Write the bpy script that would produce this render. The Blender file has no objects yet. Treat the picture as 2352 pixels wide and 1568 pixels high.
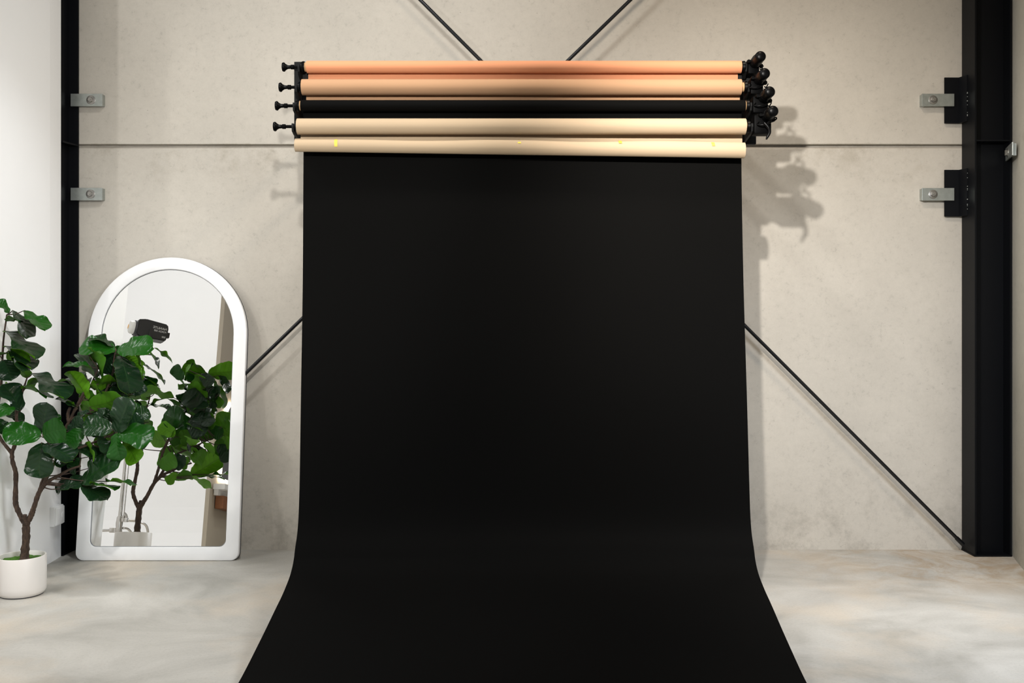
import bpy, bmesh, math, random
from mathutils import Vector, Matrix
random.seed(7)
PI = math.pi
scn = bpy.context.scene
COL = scn.collection

# ---------------------------------------------------------------- camera, world, lights, exposure
F, CX, CY, CH = 2300.0, 1200.0, 740.0, 1.75     # focal length in px of a 2352 px frame, vanishing point, eye height
cam_d = bpy.data.cameras.new('camera'); cam = bpy.data.objects.new('camera', cam_d); COL.objects.link(cam)
cam_d.sensor_width = 36.0; cam_d.lens = 36.0 * F / 2352
cam_d.shift_x = -(CX - 1176) / 2352; cam_d.shift_y = -(784 - CY) / 2352
cam.location = (0, 0, CH); cam.rotation_euler = (PI / 2, 0, 0)
cam_d.clip_end = 100
scn.camera = cam
scn.view_settings.view_transform = 'Standard'; scn.view_settings.look = 'None'
scn.view_settings.gamma = 1; scn.view_settings.use_curve_mapping = False
scn.view_settings.exposure = 0.0

w = bpy.data.worlds.new('world'); scn.world = w; w.use_nodes = True
w.node_tree.nodes['Background'].inputs[0].default_value = (1.0, 0.97, 0.93, 1)
w.node_tree.nodes['Background'].inputs[1].default_value = 0.08

def area(name, loc, target, size, power, color, sy=None, spread=PI):
    d = bpy.data.lights.new(name, 'AREA'); d.size = size; d.energy = power; d.color = color
    if sy: d.shape = 'RECTANGLE'; d.size_y = sy
    d.spread = spread
    o = bpy.data.objects.new(name, d); COL.objects.link(o); o.location = loc
    o.rotation_euler = (Vector(target) - Vector(loc)).to_track_quat('-Z', 'Y').to_euler()
    return o
def spot(name, loc, target, power, color, rad, deg=120, blend=.6):
    d = bpy.data.lights.new(name, 'SPOT'); d.energy = power; d.color = color; d.shadow_soft_size = rad
    d.spot_size = math.radians(deg); d.spot_blend = blend
    o = bpy.data.objects.new(name, d); COL.objects.link(o); o.location = loc
    o.rotation_euler = (Vector(target) - Vector(loc)).to_track_quat('-Z', 'Y').to_euler()
    return o
WARM = (1.0, .90, .76); NEUT = (1.0, .96, .90)
spot('track_light_left', (-.88, 3.62, 3.23), (-2.1, 7.7, 2.6), 240, (1, .975, .93), .028, 90, .8)
spot('track_light_right', (.715, 4.1, 3.345), (2.2, 7.7, 1.3), 440, (1, .95, .89), .022, 94, .9)
spot('cove_light', (-4.44, 3.0, 4.35), (-1.5, 7.7, 1.6), 140, (1, .98, .95), .05, 110, .5)
spot('cove_light_near', (-4.6, 4.7, 3.4), (-1.6, 7.0, .2), 60, (1, .98, .94), .06, 120, .5)
spot('partition_fill', (-1.4, 5.4, 4.6), (-3.45, 6.9, 1.2), 130, (.94, .97, 1.0), .06, 60, .9)  # added fill that lifts the white partition and the mirror frame
area('cool_fill_right', (2.5, 3.6, 3.2), (3.0, 6.2, .0), .7, 40, (.80, .88, 1.0), spread=1.8)  # added cool fill for the lower right wall and floor, no actual softbox
area('low_fill', (.6, 2.6, 1.9), (-2.8, 7.2, .1), .7, 14, (.9, .95, 1.0), spread=1.2)  # unseen fill, added low to brighten the foot of the mirror frame
area('cove_fill', (-5.2, 4.2, 6.6), (-5.2, 2.0, 0), 2.2, 235, (1, 1, 1))  # added overhead fill that turns the cove white, placed clear of the mirror's view
area('ceiling_panel_left', (-.9, 5.1, 5.5), (-.8, 6.8, 1.5), .4, 42, (1, .985, .95), spread=2.6)
area('ceiling_panel_right', (1.4, 5.1, 5.5), (1.4, 6.8, 1.5), .4, 38, (1, .84, .67), spread=2.6)
area('front_fill', (0, 0.5, 4.6), (0, 6.0, 0), 2.4, 48, (1, .985, .96))  # broad neutral fill added above the camera, not a fixture of the studio

# ---------------------------------------------------------------- materials
def nm(name):
    m = bpy.data.materials.new(name); m.use_nodes = True
    nt = m.node_tree; return m, nt, nt.nodes['Principled BSDF']
def N(nt, t, **kw):
    n = nt.nodes.new(t)
    for k, v in kw.items():
        if k in n.inputs.keys(): n.inputs[k].default_value = v
        else: setattr(n, k, v)
    return n
def simple(name, col, rough=.5, metal=0.0, bump=0, bscale=60, var=0.0, spec=.5, coat=0):
    m, nt, b = nm(name)
    b.inputs['Base Color'].default_value = (*col, 1); b.inputs['Roughness'].default_value = rough
    b.inputs['Metallic'].default_value = metal; b.inputs['Specular IOR Level'].default_value = spec
    b.inputs['Coat Weight'].default_value = coat
    tc = N(nt, 'ShaderNodeTexCoord')
    nz = N(nt, 'ShaderNodeTexNoise', Scale=bscale, Detail=5.0); nt.links.new(tc.outputs['Object'], nz.inputs['Vector'])
    if var:
        mx = N(nt, 'ShaderNodeMix', data_type='RGBA')
        mx.inputs[6].default_value = (*[c * (1 - var) for c in col], 1); mx.inputs[7].default_value = (*[min(1, c * (1 + var)) for c in col], 1)
        nt.links.new(nz.outputs['Fac'], mx.inputs[0]); nt.links.new(mx.outputs[2], b.inputs['Base Color'])
    if bump:
        bp = N(nt, 'ShaderNodeBump', Strength=bump, Distance=.004)
        nt.links.new(nz.outputs['Fac'], bp.inputs['Height']); nt.links.new(bp.outputs[0], b.inputs['Normal'])
    return m
def srgb(r, g, b):
    f = lambda c: (c / 255 / 12.92) if c <= 10 else ((c / 255 + .055) / 1.055) ** 2.4
    return (f(r), f(g), f(b))
def ramp(nt, stops, interp='LINEAR'):
    r = N(nt, 'ShaderNodeValToRGB'); r.color_ramp.interpolation = interp
    e = r.color_ramp.elements
    while len(e) < len(stops): e.new(.5)
    for i, (p, c) in enumerate(stops): e[i].position = p; e[i].color = (c, c, c, 1) if isinstance(c, (int, float)) else (*c, 1)
    return r
def mixc(nt, fac, a, bcol, mode='MIX'):
    mx = N(nt, 'ShaderNodeMix', data_type='RGBA', blend_type=mode)
    for i, v in ((0, fac), (6, a), (7, bcol)):
        if isinstance(v, (int, float)): mx.inputs[i].default_value = v
        elif isinstance(v, tuple): mx.inputs[i].default_value = (*v, 1)
        else: nt.links.new(v, mx.inputs[i])
    return mx.outputs[2]

def concrete(name, base, dirt=True):
    m, nt, b = nm(name)
    geo = N(nt, 'ShaderNodeNewGeometry')
    pos = geo.outputs['Position']
    big = N(nt, 'ShaderNodeTexNoise', Scale=.9, Detail=6.0, Roughness=.6); nt.links.new(pos, big.inputs['Vector'])
    rb = ramp(nt, [(.3, 0.0), (.72, 1.0)]); nt.links.new(big.outputs['Fac'], rb.inputs[0])
    c = mixc(nt, rb.outputs[0], tuple(x * .9 for x in base), tuple(min(1, x * 1.06) for x in base))
    fine = N(nt, 'ShaderNodeTexNoise', Scale=26.0, Detail=8.0, Roughness=.75); nt.links.new(pos, fine.inputs['Vector'])
    rf = ramp(nt, [(.30, .80), (.43, .97), (.7, 1.04)]); nt.links.new(fine.outputs['Fac'], rf.inputs[0])
    c = mixc(nt, 1.0, c, rf.outputs[0], 'MULTIPLY')
    # pinholes
    vo = N(nt, 'ShaderNodeTexVoronoi', Scale=17.0); vo.inputs['Randomness'].default_value = 1.0
    nt.links.new(pos, vo.inputs['Vector'])
    gate = N(nt, 'ShaderNodeTexNoise', Scale=3.0, Detail=3.0); nt.links.new(pos, gate.inputs['Vector'])
    sz = N(nt, 'ShaderNodeMath', operation='MULTIPLY'); nt.links.new(gate.outputs['Fac'], sz.inputs[0]); sz.inputs[1].default_value = .10
    lt = N(nt, 'ShaderNodeMath', operation='LESS_THAN'); nt.links.new(vo.outputs['Distance'], lt.inputs[0]); nt.links.new(sz.outputs[0], lt.inputs[1])
    sep = N(nt, 'ShaderNodeSeparateColor'); nt.links.new(vo.outputs['Color'], sep.inputs[0])
    gt = N(nt, 'ShaderNodeMath', operation='GREATER_THAN'); nt.links.new(sep.outputs[0], gt.inputs[0]); gt.inputs[1].default_value = .72
    hole = N(nt, 'ShaderNodeMath', operation='MULTIPLY'); nt.links.new(lt.outputs[0], hole.inputs[0]); nt.links.new(gt.outputs[0], hole.inputs[1])
    hs = N(nt, 'ShaderNodeMath', operation='MULTIPLY'); nt.links.new(hole.outputs[0], hs.inputs[0]); hs.inputs[1].default_value = .45
    c = mixc(nt, hs.outputs[0], c, (.12, .11, .09))
    if dirt:
        sp = N(nt, 'ShaderNodeSeparateXYZ'); nt.links.new(pos, sp.inputs[0])
        dn = N(nt, 'ShaderNodeTexNoise', Scale=3.4, Detail=10.0, Roughness=.78); nt.links.new(pos, dn.inputs['Vector'])
        rd = ramp(nt, [(.49, 0.0), (.66, 1.0)]); nt.links.new(dn.outputs['Fac'], rd.inputs[0])
        zr = N(nt, 'ShaderNodeMapRange'); zr.inputs['From Min'].default_value = .9; zr.inputs['From Max'].default_value = .0
        nt.links.new(sp.outputs['Z'], zr.inputs['Value'])
        mu = N(nt, 'ShaderNodeMath', operation='MULTIPLY'); nt.links.new(rd.outputs[0], mu.inputs[0]); nt.links.new(zr.outputs[0], mu.inputs[1])
        m2 = N(nt, 'ShaderNodeMath', operation='MULTIPLY'); nt.links.new(mu.outputs[0], m2.inputs[0]); m2.inputs[1].default_value = .45
        c = mixc(nt, m2.outputs[0], c, (.20, .18, .15))
        # ragged stains just under the panel joint
        zj = N(nt, 'ShaderNodeMapRange'); zj.inputs['From Min'].default_value = 2.75; zj.inputs['From Max'].default_value = 3.09
        nt.links.new(sp.outputs['Z'], zj.inputs['Value'])
        zk = N(nt, 'ShaderNodeMath', operation='LESS_THAN'); nt.links.new(sp.outputs['Z'], zk.inputs[0]); zk.inputs[1].default_value = 3.13
        m3 = N(nt, 'ShaderNodeMath', operation='MULTIPLY'); nt.links.new(zj.outputs[0], m3.inputs[0]); nt.links.new(zk.outputs[0], m3.inputs[1])
        m4 = N(nt, 'ShaderNodeMath', operation='MULTIPLY'); nt.links.new(m3.outputs[0], m4.inputs[0]); nt.links.new(rd.outputs[0], m4.inputs[1])
        m5 = N(nt, 'ShaderNodeMath', operation='MULTIPLY'); nt.links.new(m4.outputs[0], m5.inputs[0]); m5.inputs[1].default_value = .4
        c = mixc(nt, m5.outputs[0], c, (.22, .18, .12))
    nt.links.new(c, b.inputs['Base Color'])
    b.inputs['Roughness'].default_value = .75; b.inputs['Specular IOR Level'].default_value = .3
    bp = N(nt, 'ShaderNodeBump', Strength=.25, Distance=.003); nt.links.new(fine.outputs['Fac'], bp.inputs['Height']); nt.links.new(bp.outputs[0], b.inputs['Normal'])
    return m

def floor_mat():
    m, nt, b = nm('polished_concrete')
    geo = N(nt, 'ShaderNodeNewGeometry'); pos = geo.outputs['Position']
    mp = N(nt, 'ShaderNodeMapping'); mp.inputs['Scale'].default_value = (.8, 1.0, 1); mp.inputs['Rotation'].default_value = (0, 0, .35); nt.links.new(pos, mp.inputs[0])
    big = N(nt, 'ShaderNodeTexNoise', Scale=1.5, Detail=7.0, Roughness=.62, Distortion=.8); nt.links.new(mp.outputs[0], big.inputs['Vector'])
    rb = ramp(nt, [(.32, 0.0), (.5, .55), (.68, 1.0)]); nt.links.new(big.outputs['Fac'], rb.inputs[0])
    c = mixc(nt, rb.outputs[0], (.35, .335, .30), (.545, .527, .485))
    tint = N(nt, 'ShaderNodeTexNoise', Scale=1.1, Detail=5.0, Roughness=.6); 
    mp2 = N(nt, 'ShaderNodeMapping'); mp2.inputs['Location'].default_value = (4.3, 2.2, 1); nt.links.new(pos, mp2.inputs[0]); nt.links.new(mp2.outputs[0], tint.inputs['Vector'])
    rt = ramp(nt, [(.5, 0.0), (.7, .7)]); nt.links.new(tint.outputs['Fac'], rt.inputs[0])
    c = mixc(nt, rt.outputs[0], c, (.56, .48, .38))
    # brown water stain along the back right corner
    sp = N(nt, 'ShaderNodeSeparateXYZ'); nt.links.new(pos, sp.inputs[0])
    wv = N(nt, 'ShaderNodeTexNoise', Scale=2.6, Detail=9.0, Roughness=.7, Distortion=1.5); nt.links.new(pos, wv.inputs['Vector'])
    mx = N(nt, 'ShaderNodeMapRange'); mx.inputs['From Min'].default_value = 1.6; mx.inputs['From Max'].default_value = 3.0; nt.links.new(sp.outputs['X'], mx.inputs['Value'])
    my = N(nt, 'ShaderNodeMapRange'); my.inputs['From Min'].default_value = 6.25; my.inputs['From Max'].default_value = 6.9; nt.links.new(sp.outputs['Y'], my.inputs['Value'])
    rw = ramp(nt, [(.4, 0.0), (.6, 1.0)]); nt.links.new(wv.outputs['Fac'], rw.inputs[0])
    a = N(nt, 'ShaderNodeMath', operation='MULTIPLY'); nt.links.new(mx.outputs[0], a.inputs[0]); nt.links.new(my.outputs[0], a.inputs[1])
    a2 = N(nt, 'ShaderNodeMath', operation='MULTIPLY'); nt.links.new(a.outputs[0], a2.inputs[0]); nt.links.new(rw.outputs[0], a2.inputs[1])
    a3 = N(nt, 'ShaderNodeMath', operation='MULTIPLY'); nt.links.new(a2.outputs[0], a3.inputs[0]); a3.inputs[1].default_value = .65
    c = mixc(nt, a3.outputs[0], c, (.33, .23, .13))
    fine = N(nt, 'ShaderNodeTexNoise', Scale=60.0, Detail=8.0, Roughness=.8); nt.links.new(pos, fine.inputs['Vector'])
    rf = ramp(nt, [(.3, .80), (.46, .98), (.75, 1.06)]); nt.links.new(fine.outputs['Fac'], rf.inputs[0])
    c = mixc(nt, 1.0, c, rf.outputs[0], 'MULTIPLY')
    nt.links.new(c, b.inputs['Base Color'])
    rr = ramp(nt, [(.3, .5), (.7, .68)]); nt.links.new(big.outputs['Fac'], rr.inputs[0]); nt.links.new(rr.outputs[0], b.inputs['Roughness'])
    b.inputs['Specular IOR Level'].default_value = .35
    bp = N(nt, 'ShaderNodeBump', Strength=.12, Distance=.003); nt.links.new(fine.outputs['Fac'], bp.inputs['Height']); nt.links.new(bp.outputs[0], b.inputs['Normal'])
    return m

def leaf_mat(name, top):
    m, nt, b = nm(name)
    uv = N(nt, 'ShaderNodeUVMap', uv_map='UVMap'); sp = N(nt, 'ShaderNodeSeparateXYZ'); nt.links.new(uv.outputs[0], sp.inputs[0])
    def M(op, a, c2=None):
        n = N(nt, 'ShaderNodeMath', operation=op)
        for i, v in ((0, a), (1, c2)):
            if v is None: continue
            if isinstance(v, (int, float)): n.inputs[i].default_value = v
            else: nt.links.new(v, n.inputs[i])
        return n.outputs[0]
    av = M('ABSOLUTE', M('SUBTRACT', sp.outputs['Y'], .5))          # 0 on the midrib, .5 at the margin
    mid = M('LESS_THAN', av, .017)
    ph = M('FRACT', M('MULTIPLY', M('SUBTRACT', sp.outputs['X'], M('MULTIPLY', av, .38)), 7.0))
    side = M('LESS_THAN', M('ABSOLUTE', M('SUBTRACT', ph, .5)), .035)
    vein = M('MAXIMUM', mid, side)
    oi = N(nt, 'ShaderNodeObjectInfo')
    nz = N(nt, 'ShaderNodeTexNoise', Scale=9.0, Detail=4.0); tc = N(nt, 'ShaderNodeTexCoord'); nt.links.new(tc.outputs['Object'], nz.inputs['Vector'])
    if top:
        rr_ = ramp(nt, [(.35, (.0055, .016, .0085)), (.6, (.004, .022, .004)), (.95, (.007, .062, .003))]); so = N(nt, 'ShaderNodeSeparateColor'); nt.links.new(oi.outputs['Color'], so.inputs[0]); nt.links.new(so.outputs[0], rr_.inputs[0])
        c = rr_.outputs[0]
        c = mixc(nt, M('MULTIPLY', nz.outputs['Fac'], .18), c, (.02, .09, .015))
        c = mixc(nt, M('MULTIPLY', vein, .12), c, (.05, .12, .02))
        b.inputs['Roughness'].default_value = .24; b.inputs['Specular IOR Level'].default_value = .30
        tr = (.04, .16, .01); amount = .06
    else:
        c = mixc(nt, oi.outputs['Random'], (.05, .19, .008), (.15, .42, .012))
        c = mixc(nt, M('MULTIPLY', vein, .6), c, (.05, .10, .01))
        b.inputs['Roughness'].default_value = .45; b.inputs['Specular IOR Level'].default_value = .4
        tr = (.28, .62, .03); amount = .35
    nt.links.new(c, b.inputs['Base Color'])
    bp = N(nt, 'ShaderNodeBump', Strength=.6, Distance=.006)
    rel = M('COSINE', M('MULTIPLY', M('SUBTRACT', sp.outputs['X'], M('MULTIPLY', av, .38)), 7.0 * 2 * PI))
    h = M('ADD', M('MULTIPLY', vein, -.35), M('ADD', M('MULTIPLY', rel, .10), M('MULTIPLY', nz.outputs['Fac'], .5))); nt.links.new(h, bp.inputs['Height']); nt.links.new(bp.outputs[0], b.inputs['Normal'])
    t = N(nt, 'ShaderNodeBsdfTranslucent'); t.inputs[0].default_value = (*tr, 1)
    ms = N(nt, 'ShaderNodeMixShader'); ms.inputs[0].default_value = amount
    nt.links.new(b.outputs[0], ms.inputs[1]); nt.links.new(t.outputs[0], ms.inputs[2])
    nt.links.new(ms.outputs[0], nt.nodes['Material Output'].inputs['Surface'])
    return m

def bark_mat():
    m, nt, b = nm('bark')
    tc = N(nt, 'ShaderNodeTexCoord'); mp = N(nt, 'ShaderNodeMapping'); mp.inputs['Scale'].default_value = (1, 1, .35)
    nt.links.new(tc.outputs['Object'], mp.inputs[0])
    nz = N(nt, 'ShaderNodeTexNoise', Scale=70.0, Detail=7.0, Roughness=.7); nt.links.new(mp.outputs[0], nz.inputs['Vector'])
    r = ramp(nt, [(.35, (.022, .012, .008)), (.6, (.075, .045, .028)), (.8, (.15, .10, .07))]); nt.links.new(nz.outputs['Fac'], r.inputs[0])
    nt.links.new(r.outputs[0], b.inputs['Base Color']); b.inputs['Roughness'].default_value = .85
    bp = N(nt, 'ShaderNodeBump', Strength=.9, Distance=.006); nt.links.new(nz.outputs['Fac'], bp.inputs['Height']); nt.links.new(bp.outputs[0], b.inputs['Normal'])
    return m

def emis(name, col, s):
    m, nt, b = nm(name); b.inputs['Base Color'].default_value = (*col, 1)
    b.inputs['Emission Color'].default_value = (*col, 1); b.inputs['Emission Strength'].default_value = s
    return m

MAT = dict(
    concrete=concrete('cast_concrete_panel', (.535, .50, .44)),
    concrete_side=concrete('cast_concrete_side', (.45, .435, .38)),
    floor=floor_mat(),
    white_wall=simple('white_painted_wall', (.93, .93, .93), .6, var=.015, bscale=3),
    beige_wall=simple('beige_painted_wall', (.55, .49, .40), .7, var=.03, bscale=2),
    steel=simple('dark_painted_steel', (.0022, .0027, .004), .5, spec=.18, bump=.05, bscale=90, var=.15),
    galv=simple('galvanised_steel', (.40, .43, .41), .38, metal=.75, var=.25, bscale=30, bump=.08),
    bolt=simple('zinc_bolt', (.34, .33, .31), .35, metal=.85, var=.1, bscale=80),
    rod=simple('bare_dark_steel_rod', (.03, .031, .034), .26, metal=.8, var=.2, bscale=60),
    black_plastic=simple('black_plastic', (.0012, .0012, .0013), .36, spec=.09),
    black_matt=simple('black_matt_plastic', (.0011, .0011, .0012), .5, spec=.035),
    bar=simple('black_powder_coat', (.003, .0031, .003), .55, spec=.2, bump=.05),
    peach=simple('peach_paper', (.60, .26, .135), .85, var=.02, bscale=4, spec=.2),
    tan=simple('tan_paper', (.41, .24, .135), .85, var=.02, bscale=4, spec=.2),
    black_paper=simple('black_seamless_paper', (.0019, .0018, .0016), .8, var=.06, bscale=2.5, spec=.055),
    cream=simple('cream_paper', (.43, .325, .215), .85, var=.02, bscale=4, spec=.2),
    core=simple('cardboard_core', (.42, .26, .13), .9, var=.06, bscale=30),
    tape=simple('yellow_tape', (.62, .50, .05), .5, var=.04),
    frame=simple('white_lacquer', (.84, .84, .84), .35, var=.01),
    edge=simple('dark_backing_edge', (.05, .05, .055), .5),
    lip=simple('mirror_lip_steel', (.30, .31, .33), .3, metal=.6),
    ceramic=simple('matt_white_ceramic', (.80, .76, .72), .38, var=.02, bscale=5),
    moss=simple('green_moss', (.055, .15, .012), .95, bump=1.0, bscale=120, var=.6),
    bark=bark_mat(), leaf_top=leaf_mat('leaf_upper_face', True), leaf_under=leaf_mat('leaf_under_face', False),
    outlet=simple('white_outlet_plastic', (.82, .82, .82), .35),
    hole=simple('dark_socket_hole', (.03, .03, .03), .6),
    chrome=simple('satin_chrome', (.62, .60, .57), .25, metal=.9),
    lamp_black=simple('lamp_housing_black', (.012, .012, .013), .45),
    lens=simple('lamp_lens_white', (.78, .77, .74), .2),
    led=simple('led_phosphor', (.85, .50, .18), .4),
    ink=simple('white_print', (.75, .75, .75), .5),
    glow=emis('backlit_rim', (1.0, .86, .66), 9.0),
    wood=simple('reddish_wood', (.30, .12, .05), .5, bump=.2, bscale=40, var=.3),
)
mm, nt, b = nm('mirror_glass'); b.inputs['Base Color'].default_value = (.93, .935, .925, 1); b.inputs['Metallic'].default_value = 1; b.inputs['Roughness'].default_value = 0.0
MAT['mirror'] = mm

# ---------------------------------------------------------------- helpers
def obj(name, bm, mat, parent=None, smooth=False, kind=None):
    me = bpy.data.meshes.new(name); bm.normal_update(); bm.to_mesh(me); bm.free()
    for m in (mat if isinstance(mat, (list, tuple)) else [mat]): me.materials.append(m)
    if smooth:
        me.polygons.foreach_set('use_smooth', [True] * len(me.polygons))
        try: me.set_sharp_from_angle(angle=math.radians(38))
        except Exception: pass
    o = bpy.data.objects.new(name, me); COL.objects.link(o)
    if parent: o.parent = parent; o.matrix_parent_inverse = Matrix.Identity(4); o.location = -Vector(parent.location) if parent.parent is None else (0, 0, 0)
    if kind: o['kind'] = kind
    return o
def tag(o, label, cat, group=None):
    o['label'] = label; o['category'] = cat
    if group: o['group'] = group
    return o
def thing(name, label, cat, loc=(0, 0, 0), group=None):
    o = bpy.data.objects.new(name, None); COL.objects.link(o); o.location = loc; o.empty_display_size = .1
    return tag(o, label, cat, group)
def NB(): return bmesh.new()
def box(bm, x0, x1, y0, y1, z0, z1, bev=0):
    r = bmesh.ops.create_cube(bm, size=1)
    vs = r['verts']
    for v in vs: v.co = Vector(((x0 + x1) / 2 + v.co.x * (x1 - x0), (y0 + y1) / 2 + v.co.y * (y1 - y0), (z0 + z1) / 2 + v.co.z * (z1 - z0)))
    if bev:
        es = list({e for v in vs for e in v.link_edges})
        bmesh.ops.bevel(bm, geom=es, offset=bev, segments=2, affect='EDGES', profile=.6)
    return bm
def frame_at(p, d):
    d = Vector(d).normalized(); q = d.to_track_quat('Z', 'Y')
    return Matrix.Translation(p) @ q.to_matrix().to_4x4()
def lathe(bm, prof, M=Matrix.Identity(4), seg=32, caps=True):
    """prof: (radius, height) pairs, spun about local Z of M"""
    rings = []
    for r, h in prof:
        rings.append([bm.verts.new(M @ Vector((r * math.cos(2 * PI * i / seg), r * math.sin(2 * PI * i / seg), h))) for i in range(seg)])
    for a, c in zip(rings, rings[1:]):
        for i in range(seg): bm.faces.new((a[i], a[(i + 1) % seg], c[(i + 1) % seg], c[i]))
    if caps: bm.faces.new(list(reversed(rings[0]))); bm.faces.new(rings[-1])
    return bm
def cyl(bm, p0, p1, r0, r1=None, seg=24):
    p0, p1 = Vector(p0), Vector(p1); L = (p1 - p0).length
    return lathe(bm, [(r0, 0), (r0 if r1 is None else r1, L)], frame_at(p0, p1 - p0), seg)
def pipe(bm, x0, x1, ro, ri, y, z, seg=48, ro1=None, z1=None):
    ro1 = ro if ro1 is None else ro1; z1 = z if z1 is None else z1
    p0, p1 = Vector((x0, y, z)), Vector((x1, y, z1)); L = (p1 - p0).length; M = frame_at(p0, p1 - p0)
    lathe(bm, [(ri, 0), (ro, 0), (ro1, L), (ri, L), (ri, 0)], M, seg, caps=False)
    bmesh.ops.remove_doubles(bm, verts=bm.verts, dist=1e-6)
    return bm
def smooth_pts(pts, n=6):
    P = [Vector(p) for p in pts]; out = []
    for i in range(len(P) - 1):
        a, b_, c, d = P[max(i - 1, 0)], P[i], P[i + 1], P[min(i + 2, len(P) - 1)]
        for k in range(n):
            t = k / n
            out.append(.5 * ((2 * b_) + (c - a) * t + (2 * a - 5 * b_ + 4 * c - d) * t * t + (3 * b_ - a - 3 * c + d) * t ** 3))
    out.append(P[-1]); return out
def tube(bm, pts, radii, seg=10, sub=5, knob=0.0):
    P4 = smooth_pts([Vector((*p, r)) for p, r in zip(pts, radii)], sub)
    pts = [Vector(p[:3]) for p in P4]; rad = [max(p[3], .0008) for p in P4]
    rings = []; up = Vector((0, 0, 1))
    prev = None
    for i, p in enumerate(pts):
        t = (pts[min(i + 1, len(pts) - 1)] - pts[max(i - 1, 0)]).normalized()
        if prev is None: n_ = t.orthogonal().normalized()
        else: n_ = (prev - t * prev.dot(t)).normalized()
        prev = n_; b2 = t.cross(n_)
        r = rad[i] * (1 + (random.uniform(-knob, knob) if knob else 0))
        rings.append([bm.verts.new(p + (n_ * math.cos(2 * PI * k / seg) + b2 * math.sin(2 * PI * k / seg)) * r * (1 + (random.uniform(-knob, knob) * .5 if knob else 0))) for k in range(seg)])
    for a, c in zip(rings, rings[1:]):
        for k in range(seg): bm.faces.new((a[k], a[(k + 1) % seg], c[(k + 1) % seg], c[k]))
    bm.faces.new(list(reversed(rings[0]))); bm.faces.new(rings[-1])
    return bm
def prism(bm, poly, h0, h1, M=Matrix.Identity(4)):
    """polygon in local XY extruded along local Z"""
    a = [bm.verts.new(M @ Vector((x, y, h0))) for x, y in poly]; c = [bm.verts.new(M @ Vector((x, y, h1))) for x, y in poly]
    bm.faces.new(list(reversed(a))); bm.faces.new(c)
    n = len(poly)
    for i in range(n): bm.faces.new((a[i], a[(i + 1) % n], c[(i + 1) % n], c[i]))
    return bm
def text_mesh(name, body, size, M, mat, parent, depth=.0006):
    cu = bpy.data.curves.new(name, 'FONT'); cu.body = body; cu.size = size; cu.extrude = depth
    to = bpy.data.objects.new(name + '_src', cu); COL.objects.link(to)
    bpy.context.view_layer.update()
    me = bpy.data.meshes.new_from_object(to.evaluated_get(bpy.context.evaluated_depsgraph_get()))
    bpy.data.objects.remove(to); me.transform(M); me.materials.clear(); me.materials.append(mat)
    o = bpy.data.objects.new(name, me); COL.objects.link(o); o.parent = parent
    if parent.parent is None: o.location = -Vector(parent.location)
    return o

# ---------------------------------------------------------------- setting
bm = NB(); box(bm, -9.5, 6.5, -3.5, 7.9, -.12, 0); obj('floor', bm, MAT['floor'], kind='structure')
# back wall: two stacked precast panels, chamfered joint between them
prof = [(7.71, -.05), (7.71, 3.081), (7.716, 3.090), (7.740, 3.104), (7.765, 3.105), (7.765, 3.121), (7.712, 3.121), (7.71, 3.124), (7.71, 5.4), (7.95, 5.4), (7.95, -.05)]
bm = NB(); x0, x1 = -4.2, 4.3
a = [bm.verts.new((x0, y, z)) for y, z in prof]; c = [bm.verts.new((x1, y, z)) for y, z in prof]
for i in range(len(prof)): j = (i + 1) % len(prof); bm.faces.new((a[i], c[i], c[j], a[j]))
bm.faces.new(a); bm.faces.new(list(reversed(c)))
obj('wall_back', bm, MAT['concrete'], kind='structure')
# white partition on the left; its last strip turns away a little
bm = NB(); prism(bm, [(-3.435, 6.575), (-3.435, 7.28), (-3.452, 7.49), (-3.62, 7.49), (-3.62, 6.575)], 0, 5.4); bmesh.ops.recalc_face_normals(bm, faces=bm.faces)
obj('wall_left', bm, MAT['white_wall'], kind='structure')
# right wall (angled)
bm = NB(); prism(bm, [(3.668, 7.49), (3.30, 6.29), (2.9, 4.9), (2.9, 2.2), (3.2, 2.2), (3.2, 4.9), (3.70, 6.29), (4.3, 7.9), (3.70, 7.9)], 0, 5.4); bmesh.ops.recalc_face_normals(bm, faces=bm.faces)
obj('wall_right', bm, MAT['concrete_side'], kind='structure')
# the studio's left bay, seen only in the mirror
bm = NB(); box(bm, -3.445, -3.4, -3.3, 3.93, 0, 5.4); obj('wall_left', bm, MAT['beige_wall'], kind='structure')
bm = NB(); R_ = 1.0
# infinity cove: back sheet sweeping into the floor, running along X
pts = [(2.8, .004), (.6, .004)] + [(.6 - R_ * math.sin(t * PI / 16), .004 + R_ * (1 - math.cos(t * PI / 16))) for t in range(1, 9)] + [(-.4, 5.4)]
poly = [(y, z) for y, z in pts] + [(-.6, 5.4), (-.6, .001), (2.8, .001)]
A = [bm.verts.new((-8.59, y, z)) for y, z in poly]; B = [bm.verts.new((-3.45, y, z)) for y, z in poly]
for i in range(len(poly)): k = (i + 1) % len(poly); bm.faces.new((A[i], B[i], B[k], A[k]))
bm.faces.new(A); bm.faces.new(list(reversed(B))); bmesh.ops.recalc_face_normals(bm, faces=bm.faces)
obj('wall_far_left', bm, MAT['white_wall'], kind='structure')
bm = NB(); box(bm, -8.75, -8.6, -3.3, 7.9, 0, 5.4); obj('wall_outer_left', bm, MAT['white_wall'], kind='structure')
bm = NB(); box(bm, -8.6, -4.2, 7.71, 7.9, 0, 5.4); obj('wall_back_left', bm, MAT['white_wall'], kind='structure')

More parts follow.
